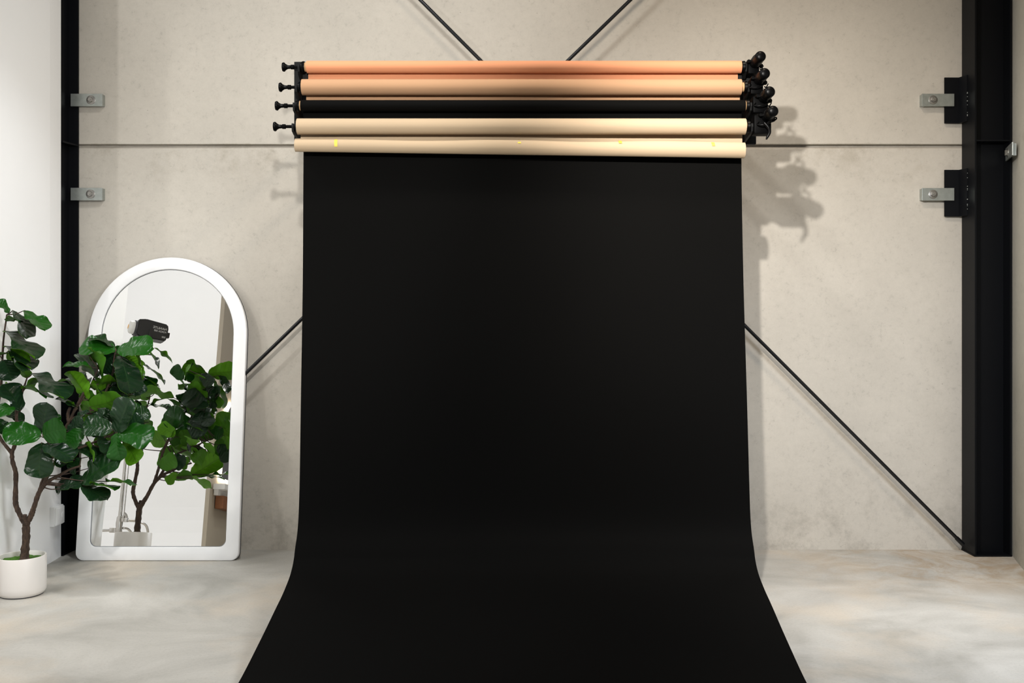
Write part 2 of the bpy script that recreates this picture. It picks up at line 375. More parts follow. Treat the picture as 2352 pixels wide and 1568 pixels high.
# ---------------------------------------------------------------- steel columns
t = thing('steel_column', 'dark steel column beside the white partition, behind the potted tree', 'column', (-3.49, 7.6, 0), 'steel columns at the concrete wall')
bm = NB(); box(bm, -3.60, -3.412, 7.692, 7.706, 0, 5.3); box(bm, -3.60, -3.462, 7.498, 7.512, 0, 5.3); obj('flange', bm, MAT['steel'], t)
bm = NB(); box(bm, -3.498, -3.485, 7.512, 7.692, 0, 5.3); obj('web', bm, MAT['steel'], t)
bm = NB(); prism(bm, [(-3.485, 7.512), (-3.447, 7.512), (-3.412, 7.692), (-3.485, 7.692)], 3.10, 3.112); obj('stiffener', bm, MAT['steel'], t)
bm = NB(); box(bm, -3.60, -3.44, 7.50, 7.705, 0, .012); obj('base_plate', bm, MAT['steel'], t)
tr = thing('steel_column', 'wide dark steel column in the right corner with two welded angle plates', 'column', (3.5, 7.6, 0), 'steel columns at the concrete wall')
bm = NB(); box(bm, 3.379, 3.391, 7.48, 7.70, .012, 5.3); obj('flange', bm, MAT['steel'], tr)
bm = NB(); box(bm, 3.642, 3.654, 7.48, 7.70, .012, 5.3); obj('flange', bm, MAT['steel'], tr)
bm = NB(); box(bm, 3.391, 3.642, 7.585, 7.597, .012, 5.3); obj('web', bm, MAT['steel'], tr)
bm = NB(); box(bm, 3.391, 3.642, 7.483, 7.585, 3.103, 3.113); obj('stiffener', bm, MAT['steel'], tr)
bm = NB(); box(bm, 3.375, 3.656, 7.478, 7.70, 0, .012); obj('base_plate', bm, MAT['steel'], tr)
def px(x, y, Y): return ((x - CX) / F * Y, Y, CH - (y - CY) / F * Y)
for (ya, yb) in ((178, 283), (390, 497)):
    zt = px(0, ya, 7.68)[2]; zb = px(0, yb, 7.68)[2]
    bm = NB()
    poly = [(3.238, 7.690), (3.238, 7.678), (3.345, 7.678), (3.372, 7.600), (3.379, 7.600), (3.379, 7.64), (3.356, 7.690)]
    prism(bm, poly, zb, zt); bmesh.ops.recalc_face_normals(bm, faces=bm.faces)
    o = obj('angle_plate', bm, MAT['steel'], tr)
    bm = NB()
    for k in range(9):
        z = zb + .03 + (zt - zb - .06) * random.random(); bmesh.ops.create_icosphere(bm, subdivisions=1, radius=random.uniform(.003, .006), matrix=Matrix.Translation((3.377, 7.599, z)))
    w_ = bm; oo = obj('weld_seam', w_, MAT['galv'], o); oo.location = (0, 0, 0)
def clamp(x0, x1, yc, boltx, label, Yf=7.66, rot=0):
    z = px(0, yc, Yf)[2]; X0 = px(x0, 0, Yf)[0]; X1 = px(x1, 0, Yf)[0]; bx = px(boltx, 0, Yf)[0]
    t = thing('panel_clamp', label, 'clamp', ((X0 + X1) / 2, Yf, z), 'galvanised clamps bolted to the concrete wall')
    bm = NB(); box(bm, X0, X1, Yf, Yf + .010, z - .048, z + .048, .0015); p = obj('plate', bm, MAT['galv'], t)
    xe = (X1 - .03, X1) if boltx > (x0 + x1) / 2 else (X0, X0 + .03)
    bm = NB(); box(bm, xe[0], xe[1], Yf + .010, 7.71, z - .044, z + .044); obj('spacer', bm, MAT['galv'], t)
    Mw = frame_at((bx, Yf, z), (0, -1, 0))
    bm = NB(); lathe(bm, [(.034, -.0005), (.034, .004), (.032, .005)], Mw, 32); wv = obj('washer', bm, MAT['bolt'], t, True)
    bm = NB(); lathe(bm, [(.021, .004), (.021, .018), (.018, .021)], Mw @ Matrix.Rotation(.3, 4, 'Z'), 6)
    lathe(bm, [(.008, .020), (.008, .026)], Mw, 12); obj('bolt_head', bm, MAT['bolt'], t)
    return t
clamp(162, 235, 229.5, 209, 'upper galvanised clamp on the left column, above the wall joint')
clamp(162, 235, 445.5, 208, 'lower galvanised clamp on the left column, below the wall joint')
clamp(2118, 2192, 229.5, 2143, 'upper galvanised clamp over the black angle plate at right, above the wall joint')
clamp(2118, 2192, 446, 2143, 'lower galvanised clamp over the black angle plate at right, below the wall joint')
# clamp on the side wall
t = thing('panel_clamp', 'galvanised clamp on the right side wall, cut by the photo edge', 'clamp', (3.62, 7.43, 2.98), 'galvanised clamps bolted to the concrete wall')
d = Vector((3.668 - 3.30, 7.49 - 6.29, 0)).normalized(); nn = Vector((-d.y, d.x, 0))
Mc = Matrix(((-d.x, nn.x, 0, 3.615), (-d.y, nn.y, 0, 7.41), (0, 0, 1, 3.005), (0, 0, 0, 1)))
bm = NB(); box(bm, -.10, .19, .012, .022, -.048, .048, .0015); bm.transform(Mc); obj('plate', bm, MAT['galv'], t)
bm = NB(); box(bm, .12, .15, -.012, .012, -.044, .044); bm.transform(Mc); obj('spacer', bm, MAT['galv'], t)
Mw = Mc @ frame_at((0, .022, 0), (0, 1, 0))
bm = NB(); lathe(bm, [(.034, -.0005), (.034, .004)], Mw, 32); obj('washer', bm, MAT['bolt'], t, True)
bm = NB(); lathe(bm, [(.021, .004), (.021, .02)], Mw, 6); obj('bolt_head', bm, MAT['bolt'], t)

# ---------------------------------------------------------------- bracing rods
def rod(pa, pb, Y, label):
    a, b2 = Vector(px(*pa, Y)), Vector(px(*pb, Y)); dd = (b2 - a)
    t = thing('bracing_rod', label, 'rod', tuple(a if a.z < b2.z else b2), 'diagonal bracing rods')
    bm = NB(); cyl(bm, a, b2, .0135, seg=20); obj('bar', bm, MAT['rod'], t, True)
    lo = a if a.z < b2.z else b2; u = (b2 - a).normalized() * (1 if a.z < b2.z else -1)
    bm = NB(); cyl(bm, lo - u * .0, lo + u * .07, .017, seg=16); obj('end_nut', bm, MAT['rod'], t)
    return t
rod((206, 1205), (1690, -235), 7.55, 'dark steel bracing rod rising to the right from behind the arched mirror')
rod((730, -236), (2212, 1250), 7.60, 'dark steel bracing rod falling to the foot of the right column')

# ---------------------------------------------------------------- backdrop rolls
rolls = [  # name, y, z, r, core x0,x1, paper x0,x1, material, sheet X0,X1, sheet end z
    (6.219, 3.3345, .038, -1.360, 1.360, -1.337, 1.357, 'peach'),
    (6.150, 3.193, .0485, -1.361, 1.358, -1.352, 1.341, 'tan'),
    (6.090, 3.066, .0345, -1.363, 1.357, -1.345, 1.352, 'black_paper'),
    (6.060, 2.934, .0485, -1.362, 1.355, -1.361, 1.348, 'cream')]
labels = ['peach paper roll on the topmost hooks of the wall rack', 'tan paper roll second from the top of the rack',
          'black paper roll whose sheet sweeps down to the studio floor', 'cream paper roll fourth from the top, its loose end wound on a taped tube']
def spline2(P, n): return [tuple(v) for v in smooth_pts([(p[0], p[1], 0) for p in P], n)]
for (Y, Z, r, c0, c1, p0, p1, mk), lab in zip(rolls, labels):
    t = thing('backdrop_paper_roll', lab, 'paper roll', (0, Y, Z), 'backdrop paper rolls on the rack')
    bm = NB(); pipe(bm, c0, c1, .029, .026, Y, Z); obj('cardboard_core', bm, MAT['core'], t, True)
    bm = NB(); pipe(bm, p0, p1, r, .0291, Y, Z); obj('paper_winding', bm, MAT[mk], t, True)
    # spindle: left shaft with trumpet knob
    bm = NB(); cyl(bm, (c0 - .012, Y, Z), (c0 + .05, Y, Z), .0255); cyl(bm, (-1.455, Y, Z), (c0 - .01, Y, Z), .0095)
    lathe(bm, [(.034, -.012), (.036, .0), (.030, .012)], frame_at((c0 - .002, Y, Z), (-1, 0, 0)), 28)
    obj('spindle', bm, MAT['black_plastic'], t, True)
    bm = NB(); xk = {0: -1.487, 1: -1.490, 2: -1.498, 3: -1.502}[rolls.index((Y, Z, r, c0, c1, p0, p1, mk))]
    lathe(bm, [(.010, -.07), (.0145, -.068), (.0145, -.050), (.011, -.046), (.012, -.030), (.020, -.016), (.0275, -.010), (.029, -.004), (.026, .003), (.012, .006)], frame_at((xk, Y, Z), (-1, 0, 0)), 32)
    obj('knob', bm, MAT['black_plastic'], t, True)
    # hanging sheet
    ys = Y + r - .001
    if mk == 'black_paper':
        prof = [(6.1235, Z), (6.126, 2.709), (6.085, 2.0), (6.02, 1.331), (5.95, .638), (5.848, .423), (5.755, .324), (5.60, .262), (5.393, .209), (5.094, .133), (4.72, .051), (4.35, .012), (4.0, .004), (3.0, .004)]
        hw = [(0, 0)]
        bm = NB(); ppts = smooth_pts([(0, y, z) for y, z in prof], 8)
        nx = 24; grid = []
        for i, p in enumerate(ppts):
            off = .012 * max(0, min(1, (2.6 - p.z) / 1.8)) * (1 if p.y > 5.5 else max(0, (p.y - 4.7) / .8))
            row = []
            for k in range(nx + 1):
                u = k / nx * 2 - 1
                wav = .004 * math.sin(3 * u + p.z * 2.2) * max(0, min(1, (3.0 - p.z))) * (1 if p.z > .05 else 0)
                row.append(bm.verts.new((u * 1.34 + off, p.y + wav * (1 if p.z > .4 else .3), p.z + (wav * .6 if .05 < p.z < .4 else 0))))
            grid.append(row)
        for i in range(len(grid) - 1):
            for k in range(nx): bm.faces.new((grid[i][k], grid[i][k + 1], grid[i + 1][k + 1], grid[i + 1][k]))
        obj('paper_sheet', bm, MAT[mk], t, True)
    elif mk != 'cream':
        bm = NB(); zl = Z - .30
        box(bm, -1.338, 1.345, ys - .0008, ys, zl, Z); obj('paper_sheet', bm, MAT[mk], t)
    else:
        bm = NB(); yt = 6.065
        g = []
        for j in range(13):
            f = j / 12; row = []
            for k in range(25):
                u = k / 24; x = -1.352 + u * 2.694
                zb = 2.819 + (2.790 - 2.819) * u; rr = .036 + (.0465 - .036) * u
                y = ys + (yt + rr - ys) * f - .004 * math.sin(PI * f) * math.sin(u * 5)
                row.append(bm.verts.new((x, y, Z + (zb - Z) * f)))
            g.append(row)
        for j in range(12):
            for k in range(24): bm.faces.new((g[j][k], g[j][k + 1], g[j + 1][k + 1], g[j + 1][k]))
        obj('paper_sheet', bm, MAT[mk], t, True)
        bm = NB(); pipe(bm, -1.375, 1.344, .036, .027, yt, 2.819, ro1=.0465, z1=2.790); lt = obj('loose_end_tube', bm, MAT[mk], t, True)
        # wavy free edge of the outermost turn
        bm = NB(); g = []
        for k in range(121):
            u = k / 120; x = -1.374 + u * 2.717; zb = 2.819 - .029 * u; rr = .0375 + .0105 * u
            top = 1.18 + .14 * math.sin(u * 9 + .8) + .10 * math.sin(u * 23) - (.25 if u < .12 else 0) * 0
            row = []
            for j in range(11):
                th = -1.2 + (top + 1.2) * j / 10
                lift = .0018 + .004 * (j / 10) ** 3 * (1 + math.sin(u * 17))
                row.append(bm.verts.new((x, yt - (rr + lift) * math.cos(th), zb + (rr + lift) * math.sin(th))))
            g.append(row)
        for a_, b_ in zip(g, g[1:]):
            for j in range(10): bm.faces.new((a_[j], b_[j], b_[j + 1], a_[j + 1]))
        obj('paper_flap', bm, MAT[mk], t, True)
        for (tx, ty0, ty1) in ((771, 322, 337), (1192, 321, 330), (1424, 324, 330), (1637, 330, 336)):
            u = ((tx - CX) / F * 6.03 + 1.375) / 2.719; zb = 2.819 - .029 * u; rr = .0375 + .0105 * u + .0045
            x = (tx - CX) / F * 6.03; g = []
            bm = NB()
            zt_ = CH - (ty0 - CY) / F * 6.03; zl = CH - (ty1 - CY) / F * 6.03
            th1 = math.asin(max(-.9, min(.98, (zt_ - zb) / rr))) + .2; th0 = math.asin(max(-.9, min(.95, (zl - zb) / rr)))
            for j in range(6):
                th = th0 + (th1 - th0) * j / 5
                g.append([bm.verts.new((x + s * .0095 + .003 * (5 - j) / 5, yt - (rr + .002) * math.cos(th), zb + (rr + .002) * math.sin(th))) for s in (-1, 1)])
            for a_, b_ in zip(g, g[1:]): bm.faces.new((a_[0], a_[1], b_[1], b_[0]))
            o = obj('tape', bm, MAT['tape'], t)

# rack brackets
def bracket(xa, xb, label, side):
    t = thing('rack_bracket', label, 'bracket', ((xa + xb) / 2, 6.31, 2.88), 'brackets of the backdrop rack')
    bm = NB(); box(bm, xa, xb, 6.285, 6.325, 2.868, 3.385, .002); obj('upright', bm, MAT['bar'], t)
    bm = NB(); box(bm, *((xb, -1.328) if side < 0 else (1.335, xa)), 6.268, 6.284, 2.868, 3.34); obj('inner_plate', bm, MAT['bar'], t)
    for zc in (3.28, 2.97):
        bm = NB(); box(bm, xa + .008, xb - .008, 6.325, 7.70, zc - .02, zc + .02, .002); obj('wall_arm', bm, MAT['bar'], t)
    bm = NB(); box(bm, xa - .02, xb + .02, 7.698, 7.709, 2.9, 3.06); obj('wall_plate', bm, MAT['bar'], t)
    bm = NB(); box(bm, xa - .02, xb + .02, 7.698, 7.709, 3.2, 3.36); obj('wall_plate', bm, MAT['bar'], t)
    xc = (xb - .012) if side < 0 else (xa + .012)
    for Y, Z, *_ in rolls:
        bm = NB()
        Mh = Matrix(((0, 0, 1, xc - .006), (1, 0, 0, 0), (0, 1, 0, 0), (0, 0, 0, 1)))
        poly = [(6.286, Z + .03), (6.286, Z - .062), (6.25, Z - .066), (Y + .02, Z - .045), (Y - .022, Z - .032), (Y - .030, Z - .005), (Y - .028, Z + .014), (Y - .016, Z + .010)]
        poly += [(Y + .0105 * math.cos(a_), Z + .0105 * math.sin(a_)) for a_ in (PI, PI * 1.25, PI * 1.5, PI * 1.75, 2 * PI)]
        poly += [(Y + .02, Z + .022), (6.25, Z + .028)]
        if Y > 6.2: poly = [(6.286, Z + .03), (6.286, Z - .062), (6.25, Z - .066), (Y - .022, Z - .032), (Y - .030, Z - .005), (Y - .028, Z + .014), (Y - .016, Z + .010)] + [(Y + .0105 * math.cos(a_), Z + .0105 * math.sin(a_)) for a_ in (PI, PI * 1.25, PI * 1.5, PI * 1.75, 2 * PI)] + [(Y + .016, Z + .028)]
        prism(bm, poly, -.0, .012, Mh); bmesh.ops.recalc_face_normals(bm, faces=bm.faces); obj('hook', bm, MAT['bar'], t)
    return t
bracket(-1.433, -1.373, 'black rack bracket holding the knobbed left ends of the rolls', -1)
bracket(1.372, 1.467, 'black rack bracket holding the motor ends of the rolls at right', 1)
# roll drives on the right
for i, (Y, Z, r, c0, c1, *_r) in enumerate(rolls):
    lab = ['black roll motor at the end of the peach roll, topmost', 'black roll motor at the end of the tan roll', 'black roll motor at the end of the black roll', 'black roll motor at the end of the cream roll, lowest with a cable loop'][i]
    t = thing('roll_motor', lab, 'motor', (1.42, Y, Z), 'roll motors on the right bracket')
    bm = NB(); lathe(bm, [(.0255, -.05), (.0255, .0), (.036, .002), (.038, .016), (.030, .022), (.022, .024), (.022, .034)], frame_at((c1 + .001, Y, Z), (1, 0, 0)), 32)
    obj('coupling', bm, MAT['black_plastic'], t, True)
    xm = [1.432, 1.440, 1.455, 1.467][i]; zm = Z + [.014, .036, .040, .052][i]
    bm = NB(); box(bm, 1.392, xm + .03, Y - .045, Y + .050, Z - .052, zm + .012, .012)
    obj('gearbox', bm, MAT['black_matt'], t, True)
    bm = NB(); lathe(bm, [(.033, 0), (.033, .10), (.0345, .102), (.0345, .112), (.0325, .114), (.0325, .186), (.028, .196), (.017, .202), (.004, .204)], frame_at((xm, Y - .01, zm), (0, -1, 0)), 36)
    obj('motor_housing', bm, MAT['black_plastic'], t, True)
    bm = NB(); lathe(bm, [(.012, 0), (.012, .02), (.009, .026)], frame_at((xm - .04, Y - .045, zm + .005), (0, -1, 0)), 16); obj('switch', bm, MAT['black_plastic'], t, True)
    bm = NB()
    bmesh.ops.create_uvsphere(bm, u_segments=12, v_segments=8, radius=.014, matrix=Matrix.Translation((xm + .038, Y - .05, zm - .02)))
    obj('knob', bm, MAT['black_plastic'], t, True)
    if i > 0:
        bm = NB(); y0 = Y - .03
        tube(bm, [(xm - .03, y0, zm - .02), (xm - .06, y0 - .03, zm - .05), (xm - .02, y0 - .05, zm - .055), (xm + .03, y0 - .04, zm - .03), (xm + .035, y0 - .03, zm + .03), (xm + .01, y0, zm + .05 + .02)], [.004] * 6, 8)
        tube(bm, [(xm + .005, y0, zm + .03), (xm + .012, y0 - .03, zm + .055), (xm + .022, y0 - .045, zm + .078)], [.004, .004, .003], 8)
        tube(bm, [(xm + .0, y0 - .02, zm + .05), (xm + .02, y0 - .04, zm + .046), (xm + .036, y0 - .05, zm + .046)], [.003] * 3, 8)
        obj('cable', bm, MAT['black_plastic'], t, True)
    if i == 3:
        bm = NB(); x_, z_ = 1.455, 2.93
        tube(bm, [(x_ - .01, 5.98, z_ + .01), (x_ + .012, 5.97, z_ - .02), (x_ + .016, 5.96, z_ - .05), (x_ + .004, 5.96, z_ - .075), (x_ - .004, 5.96, z_ - .092)], [.012, .011, .009, .008, .004], 10)
        tube(bm, [(x_ + .0, 5.98, z_ - .01), (x_ + .012, 5.97, z_ + .012), (x_ + .032, 5.95, z_ + .032), (x_ + .05, 5.94, z_ + .034), (x_ + .05, 5.94, z_ + .024), (x_ + .026, 5.95, z_ + .010)], [.008, .006, .005, .004, .004, .004], 10)
        obj('control_plug', bm, MAT['black_plastic'], t, True)

# ---------------------------------------------------------------- arched leaning mirror
TH = math.radians(7.5)
MX, MY = (-3.283 - 2.085) / 2, 7.345
mir = thing('arched_floor_mirror', 'large white framed arched mirror leaning on the concrete wall behind the potted tree', 'mirror', (MX, MY, 0))
mir.rotation_euler = (-TH, 0, 0)
W2, HT = .599, 2.262
def arch(w2, z0, zt, rc, n=40, m=6):
    pts = []; zc = zt - w2
    for i in range(m + 1): a_ = PI + PI / 2 * i / m; pts.append((-w2 + rc + rc * math.cos(a_), z0 + rc + rc * math.sin(a_)))
    for i in range(m + 1): a_ = 1.5 * PI + PI / 2 * i / m; pts.append((w2 - rc + rc * math.cos(a_), z0 + rc + rc * math.sin(a_)))
    for i in range(n + 1): a_ = PI * i / n; pts.append((w2 * math.cos(a_), zc + w2 * math.sin(a_)))
    return pts
def ring(bm, sections):
    """sections: list of (outline points, depth y); consecutive outlines bridged"""
    L = [[bm.verts.new((x, y, z)) for x, z in pts] for pts, y in sections]
    n = len(L[0])
    for a_, b_ in zip(L, L[1:]):
        for i in range(n): bm.faces.new((a_[i], a_[(i + 1) % n], b_[(i + 1) % n], b_[i]))
    return L
def mobj(name, bm, mat, smooth=False, parent=mir):
    me_o = obj(name, bm, mat, None, smooth); me_o.parent = parent; me_o.location = (0, 0, 0); return me_o
O0 = lambda g: arch(W2 - g, g, HT - g, .058)
IN = lambda g: arch(W2 - .098 - g, .098 + g, HT - .092 - g, .05)
bm = NB(); S = [(O0(0), .034), (O0(0), .006), (O0(.002), .002), (O0(.006), 0), (IN(-.006), 0), (IN(-.002), .002), (IN(0), .006), (IN(0), .013), (IN(-.03), .034), (O0(0), .034)]
ring(bm, S); bmesh.ops.remove_doubles(bm, verts=bm.verts, dist=1e-6); bmesh.ops.recalc_face_normals(bm, faces=bm.faces); mobj('frame', bm, MAT['frame'], True)
bm = NB(); ring(bm, [(IN(0.0005), .013), (IN(.003), .0125), (IN(.004), .0165), (IN(.0005), .017), (IN(.0005), .013)]); bmesh.ops.recalc_face_normals(bm, faces=bm.faces); mobj('inner_lip', bm, MAT['lip'])
bm = NB(); f0 = [bm.verts.new((x, .0165, z)) for x, z in IN(-.001)]; f1 = [bm.verts.new((x, .0205, z)) for x, z in IN(-.001)]
bm.faces.new(f0); bm.faces.new(list(reversed(f1)))
for i in range(len(f0)): j = (i + 1) % len(f0); bm.faces.new((f0[i], f1[i], f1[j], f0[j]))
bmesh.ops.recalc_face_normals(bm, faces=bm.faces); mobj('mirror_glass', bm, MAT['mirror'])
bm = NB(); f0 = [bm.verts.new((x, .0345, z)) for x, z in O0(-.003)]; f1 = [bm.verts.new((x, .046, z)) for x, z in O0(-.003)]
bm.faces.new(f0); bm.faces.new(list(reversed(f1)))
for i in range(len(f0)): j = (i + 1) % len(f0); bm.faces.new((f0[i], f1[i], f1[j], f0[j]))
bmesh.ops.recalc_face_normals(bm, faces=bm.faces); mobj('back_panel', bm, MAT['edge'])
mir.location.z = .003

# ---------------------------------------------------------------- outlet on the white partition
t = thing('wall_outlet', 'white switch and socket box low on the white partition', 'outlet', (-3.44, 7.32, .32))
bm = NB(); box(bm, -3.452, -3.402, 7.275, 7.425, .262, .405, .006); obj('box', bm, MAT['outlet'], t, True)
bm = NB(); box(bm, -3.403, -3.390, 7.285, 7.415, .270, .397, .004); obj('cover_plate', bm, MAT['outlet'], t, True)
bm = NB(); box(bm, -3.391, -3.386, 7.292, 7.346, .278, .389, .002); obj('switch_rocker', bm, MAT['outlet'], t, True)
bm = NB(); lathe(bm, [(.021, -.001), (.021, .0018), (.019, .0026)], frame_at((-3.3905, 7.382, .334), (1, 0, 0)), 24); obj('socket', bm, MAT['outlet'], t, True)

# ---------------------------------------------------------------- potted fiddle leaf fig
PX, PY = -3.225, 6.45
fig = thing('potted_fig_tree', 'fiddle leaf fig tree in a round white pot beside the white partition', 'potted plant', (PX, PY, 0))
bm = NB(); lathe(bm, [(.05, .006), (.128, .006), (.138, .016), (.1455, .03), (.1465, .06), (.1465, .244), (.1445, .25), (.137, .25), (.135, .245), (.134, .215), (.0, .213)], Matrix.Translation((PX, PY, 0)), 72, caps=False); obj('pot', bm, MAT['ceramic'], fig, True)
bm = NB(); lathe(bm, [(.10, 0), (.126, 0), (.126, .008), (.10, .008)], Matrix.Translation((PX, PY, 0)), 48); obj('pot_foot', bm, MAT['edge'], fig, True)
bm = NB(); rr = random.Random(3)
g = []
for i in range(14):
    r_ = .1345 * i / 13
    g.append([bm.verts.new((PX + r_ * math.cos(k * PI / 24), PY + r_ * math.sin(k * PI / 24), .226 + rr.uniform(-.004, .005) - .006 * (i / 13) ** 2)) for k in range(48)])
for a_, b_ in zip(g, g[1:]):
    for k in range(48):
        try: bm.faces.new((a_[k], a_[(k + 1) % 48], b_[(k + 1) % 48], b_[k]))
        except ValueError: pass
obj('moss', bm, MAT['moss'], fig)

def q(x, y, Y=6.45): return Vector(px(x, y, Y))
branches = [
    ([(56, 1288, 6.43), (57, 1270, 6.44), (60, 1235, 6.45), (60, 1205, 6.45), (61, 1192, 6.45)], [.036, .027, .0235, .0235, .023], 'trunk'),
    ([(60, 1204, 6.44), (57, 1192, 6.435), (56, 1182, 6.43)], [.019, .0165, .0155], 'branch'),
    ([(56, 1200, 6.45), (44, 1178, 6.45), (36, 1155, 6.45), (36, 1120, 6.44), (36, 1085, 6.43), (29, 1060, 6.42), (27, 1038, 6.42)], [.017, .0165, .016, .0145, .0145, .014, .014], 'branch'),
    ([(27, 1040, 6.42), (12, 1022, 6.42), (2, 1008, 6.43), (-8, 985, 6.44), (-6, 940, 6.45), (2, 890, 6.46), (5, 835, 6.46), (8, 780, 6.45), (16, 722, 6.45)], [.012, .011, .010, .010, .009, .008, .007, .006, .005], 'branch'),
    ([(27, 1040, 6.42), (35, 1018, 6.41), (39, 985, 6.40), (38, 950, 6.42), (44, 925, 6.44), (55, 890, 6.45), (62, 868, 6.46)], [.013, .012, .0115, .010, .008, .006, .005], 'branch'),
    ([(63, 1200, 6.45), (72, 1182, 6.45), (78, 1165, 6.44), (88, 1135, 6.43), (98, 1118, 6.42), (112, 1104, 6.41), (135, 1092, 6.40), (160, 1078, 6.39), (185, 1070, 6.38), (205, 1108, 6.36)][:9], [.018, .018, .0155, .0155, .014, .012, .010, .008, .006], 'branch'),
    ([(90, 1130, 6.43), (100, 1100, 6.44), (112, 1070, 6.46), (122, 1040, 6.48), (140, 1005, 6.50), (160, 965, 6.50), (180, 925, 6.50), (195, 895, 6.50), (203, 872, 6.50)], [.0125, .012, .011, .011, .011, .010, .009, .0075, .006], 'branch'),
    ([(97, 1120, 6.42), (108, 1095, 6.41), (122, 1068, 6.40), (140, 1045, 6.40), (165, 1035, 6.42), (200, 1022, 6.44), (240, 1005, 6.46), (272, 992, 6.46)], [.0125, .011, .010, .009, .008, .007, .006, .005], 'branch'),
    ([(160, 965, 6.50), (190, 950, 6.52), (222, 935, 6.55), (240, 905, 6.58), (258, 860, 6.6), (262, 822, 6.6), (267, 803, 6.6)], [.009, .008, .0075, .007, .006, .005, .004], 'branch'),
    ([(158, 968, 6.50), (156, 950, 6.50), (161, 936, 6.49)], [.012, .0105, .009], 'branch'),
    ([(172, 940, 6.50), (200, 900, 6.52), (214, 872, 6.54), (226, 845, 6.55)], [.008, .006, .005, .004], 'branch'),
    ([(240, 905, 6.58), (262, 910, 6.62), (300, 890, 6.66), (330, 870, 6.7)], [.006, .006, .005, .004], 'branch'),
]
bpts = []
for pts, rad, nm_ in branches:
    P = [q(*p) for p in pts]
    bm = NB(); tube(bm, P, rad, 12, 7, .10); obj(nm_, bm, MAT['bark'], fig, True)
    sp_ = smooth_pts([tuple(p) for p in P], 5)
    if nm_ != 'trunk': bpts += sp_[3:]

# leaf meshes: upper and lower face as separate skins one millimetre apart
wp = [(0, .03), (.06, .14), (.15, .25), (.28, .31), (.40, .315), (.52, .37), (.64, .46), (.76, .50), (.86, .46), (.93, .36), (.975, .21), (1, .03)]
def wprof(u):
    for (a_, x), (b_, y) in zip(wp, wp[1:]):
        if u <= b_: f = (u - a_) / (b_ - a_); f = f * f * (3 - 2 * f); return x + (y - x) * f
    return .03
def leaf_mesh(name, seed, round_=0.0, droop=.25, fold=.12):
    rn = random.Random(seed); nu, nv = 20, 12; bm = bmesh.new(); uvl = bm.loops.layers.uv.new('UVMap')
    p1, p2, p3 = rn.uniform(0, 6), rn.uniform(0, 6), rn.uniform(0, 6); side = rn.uniform(-.05, .05)
    def pt(u, v, dz):
        wd = wprof(u) * .84 * (1 - round_) + round_ * .42 * math.sqrt(max(0.0008, 1 - (2 * u - 1) ** 2))
        x = u * (1 - .10 * u * droop) ; y = v * wd + side * math.sin(PI * u)
        z = -droop * .5 * u * u + fold * abs(v) * wd * 1.1
        z += .046 * abs(v) ** 1.6 * (math.sin(u * 9.5 + p1 + (1.9 if v > 0 else 0)) + .5 * math.sin(u * 17 + p2)) * min(1, u * 4) * (1.2 - .5 * round_)
        z += .010 * math.sin((u - abs(v) * .16) * 7 * 2 * PI) * abs(v) * (1 - abs(v)) * 2.2
        return Vector((x, y, z + dz))
    for slot, dz in ((0, .0022), (1, -.0022)):
        G = [[bm.verts.new(pt(i / nu, j / nv * 2 - 1, dz)) for j in range(nv + 1)] for i in range(nu + 1)]
        for i in range(nu):
            for j in range(nv):
                vs = [(i, j), (i + 1, j), (i + 1, j + 1), (i, j + 1)]
                if slot: vs.reverse()
                for tri in ((0, 1, 2), (0, 2, 3)) if not slot else ((1, 2, 3), (1, 3, 0)):
                    tv = [vs[k] for k in tri]
                    f = bm.faces.new([G[a_][b_] for a_, b_ in tv]); f.material_index = slot; f.smooth = True
                    for l, (a_, b_) in zip(f.loops, tv): l[uvl].uv = (a_ / nu, b_ / nv)
    me = bpy.data.meshes.new(name); bm.to_mesh(me); bm.free()
    me.materials.append(MAT['leaf_top']); me.materials.append(MAT['leaf_under']); return me
LM = [leaf_mesh('leaf', s, r_, d_, f_) for s, r_, d_, f_ in ((1, 0, .3, .12), (2, .35, .2, .05), (3, 0, .55, .2), (4, .15, .4, .16), (5, .6, .12, .04), (6, 0, .7, .10))]
Z_ = 640 / 1356.0
def lz(x, y): return (x * Z_, 660 + y * Z_)
